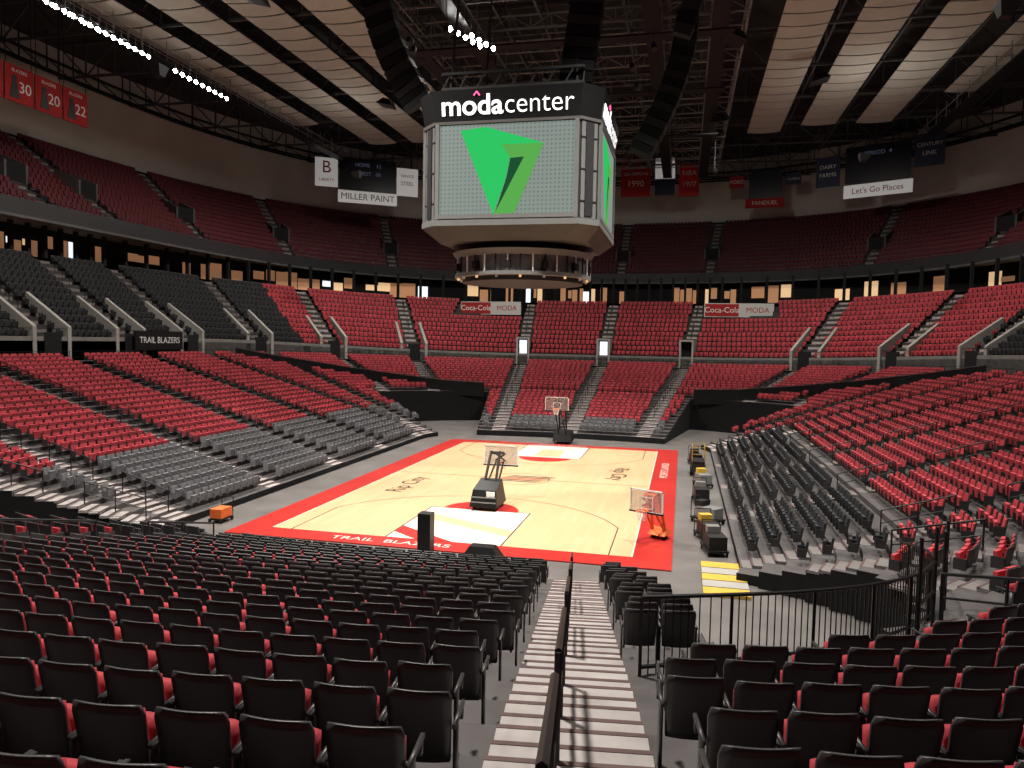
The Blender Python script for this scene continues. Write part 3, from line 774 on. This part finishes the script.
# ---------------------------------------------------------------- courtside equipment
def scissor_lift(loc,rot,H=1.6):
    e=empty('scissor_lift',loc);e.rotation_euler=(0,0,rot);m=MB()
    m.box((0,0,.45),(.8,1.7,.4),FR);m.box((0,0,.68),(.7,1.5,.1),YEL)
    for sx in(-.4,.4):
        for sy in(-.6,.6): m.tube((sx-.08,sy,.2),(sx+.08,sy,.2),.2,BLKM,12)
    m.obj('chassis',e);m=MB();n=3;dz=(H-.7)/n
    for k in range(n):
        z=.7+k*dz
        for sx in(-.3,.3): m.tube((sx,-.8,z),(sx,.8,z+dz),.04,BLK);m.tube((sx,.8,z),(sx,-.8,z+dz),.04,BLK)
    m.obj('scissor_arms',e);m=MB();m.box((0,0,H+.05),(.8,1.8,.1),BLK)
    for sx in(-.38,.38):
        for sy in(-.88,0,.88): m.tube((sx,sy,H+.1),(sx,sy,H+1.0),.02,YEL)
        for z in(.55,1.0): m.tube((sx,-.88,H+z),(sx,.88,H+z),.02,YEL)
    for sy in(-.88,.88):
        for z in(.55,1.0): m.tube((-.38,sy,H+z),(.38,sy,H+z),.02,YEL)
    m.obj('platform',e)
scissor_lift((10.4,5.6,0),0,.8)
def cart(loc,rot,c1,c2):
    e=empty('equipment_cart',loc);e.rotation_euler=(0,0,rot);m=MB()
    m.box((0,0,.2),(.8,1.4,.08),BLK);m.box((0,-.1,.5),(.7,1.0,.5),c1);m.box((0,.35,.85),(.5,.4,.3),c2)
    for sx in(-.35,.35):
        for sy in(-.6,.6): m.tube((sx-.03,sy,.08),(sx+.03,sy,.08),.08,BLKM,8)
        m.tube((sx,.68,.2),(sx,.68,1.15),.02,BLK)
    m.tube((-.35,.68,1.15),(.35,.68,1.15),.02,BLK); m.obj('cart_body',e)
cart((10.7,-12.6,0),.2,BLK,SILV);cart((10.5,-10.6,0),.3,BLK,YEL);cart((10.6,-7.6,0),.9,SILV,BLK);cart((10.4,-3.0,0),.1,BLK,SILV);cart((10.6,1.4,0),.3,SILV,YEL);cart((10.3,9.5,0),.2,BLK,BLK)
m=MB()
for k in range(5): m.box((10.9,-17.6+k*.75,.05),(1.5,.68,.1),YEL if k%2==0 else CONCL)
m.obj('yellow_floor_ramp')
e=empty('loudspeaker_cabinet',(0,-16.3,0)); m=MB(); m.box((0,0,.85),(.5,.5,1.6),BLK);m.box((0,.26,.85),(.42,.03,1.45),FR);m.box((0,0,.03),(.62,.62,.06),BLKM);m.obj('cabinet_body',e)
e=empty('equipment_case',(2.2,-16.2,0)); m=MB(); m.prism([(-.75,-.4,.1),(.75,-.4,.1),(.75,.4,.1),(-.75,.4,.1)],[(-.45,-.25,.55),(.45,-.25,.55),(.45,.25,.55),(-.45,.25,.55)],BLK)
for sx in(-.5,.5): m.tube((sx,-.3,.06),(sx,.3,.06),.06,BLKM,8)
m.obj('case_body',e)
e=empty('orange_utility_cart',(-10.4,-13.9,0)); m=MB(); m.box((0,0,.4),(.55,.8,.4),ORG); m.box((0,0,.15),(.65,.9,.06),BLK)
for sx in(-.28,.28):
    for sy in(-.4,.4): m.tube((sx-.03,sy,.08),(sx+.03,sy,.08),.08,BLKM,8)
    m.tube((sx,.45,.2),(sx,.5,1.0),.02,BLK)
m.tube((-.28,.5,1.0),(.28,.5,1.0),.02,BLK); m.obj('cart_body',e)
# ---------------------------------------------------------------- lights
def flood(loc,aim,power,size=1.6,col=(1,.94,.86),ang=100):
    e=empty('arena_floodlight',loc)
    d=(Vector(aim)-Vector(loc)).normalized(); q=d.to_track_quat('-Z','Y')
    m=MB(); m.prism([(-size/2,-size/2,.05),(size/2,-size/2,.05),(size/2,size/2,.05),(-size/2,size/2,.05)],[(-size/4,-size/4,.7),(size/4,-size/4,.7),(size/4,size/4,.7),(-size/4,size/4,.7)],BLK)
    o=m.obj('lamp_housing',e); o.rotation_mode='QUATERNION'; o.rotation_quaternion=q
    l=bpy.data.lights.new('lamp','AREA'); l.energy=power; l.size=size; l.color=col; l.spread=rad(ang)
    lo=bpy.data.objects.new('lamp',l); lo.parent=e; lo.rotation_mode='QUATERNION'; lo.rotation_quaternion=q; bpy.context.scene.collection.objects.link(lo)
for y in(-13,13):
    for s in(-1,1): flood((s*12,y,29.6),(s*3,y*.75,0),3000,ang=95)
for s in(-1,1):
    for y in(-18,4,27): flood((s*20,y,31),(s*27,y*1.0,4),3000 if s<0 else 2500,ang=150)
for x in(-12,12): flood((x,32,29.6),(x*1.2,42,6),2300,ang=150)
flood((0,-30,30),(0,-35,3),6300,ang=130)
def spotrow(pts):
    e=empty('catwalk_spotlights',pts[0]); m=MB()
    for p in pts:
        q=np.array(p)-np.array(pts[0]); m.tube(q,q+np.array([.12,-.25,-.1]),.22,BLK,10); m.tube(q+np.array([.12,-.25,-.1]),q+np.array([.125,-.27,-.11]),.17,LAMP,10); m.tube(q,q+np.array([0,0,1.0]),.03,STEEL)
    m.obj('lamp_heads',e)
spotrow([(-33.2,-3.5+i*.75,30.4) for i in range(19)]+[(-34.2,-1+i*1.4,30.9) for i in range(8)])
spotrow([(-33.2,13.2+i*.9,30.4) for i in range(9)])
spotrow([(-7+i*.3,7+i*.8,29.4) for i in range(5)]+[(-5.6+i*.3,7.4+i*.8,29.0) for i in range(4)])
for s in(-1,1):
    for y in(0,30):
        flood((s*24.5,y,25.5),(s*26,y,34),140 if s<0 else 220,size=1.0,ang=178)  # added uplights, not arena fixtures: stand in for bounce on the ceiling panels
# ---------------------------------------------------------------- world, camera
w=bpy.data.worlds.new('World'); bpy.context.scene.world=w; w.use_nodes=True
w.node_tree.nodes['Background'].inputs[0].default_value=(.02,.02,.022,1); w.node_tree.nodes['Background'].inputs[1].default_value=.3
f,yaw,pit,rol=740.0,.2266,.0575,.0193
cam=bpy.data.cameras.new('camera'); cam.sensor_width=36; cam.lens=f/1024*36; cam.clip_end=500; cam.clip_start=.05
co=bpy.data.objects.new('camera',cam); bpy.context.scene.collection.objects.link(co)
fw=Vector((-math.sin(yaw)*math.cos(pit),math.cos(yaw)*math.cos(pit),-math.sin(pit))); r=Vector((math.cos(yaw),math.sin(yaw),0)); up=r.cross(fw)
r2=r*math.cos(rol)+up*math.sin(rol); u2=r2.cross(fw)
co.matrix_world=Matrix(((r2.x,u2.x,-fw.x,CAM[0]),(r2.y,u2.y,-fw.y,CAM[1]),(r2.z,u2.z,-fw.z,CAM[2]),(0,0,0,1)))
bpy.context.scene.camera=co
bpy.context.scene.view_settings.view_transform='Standard'
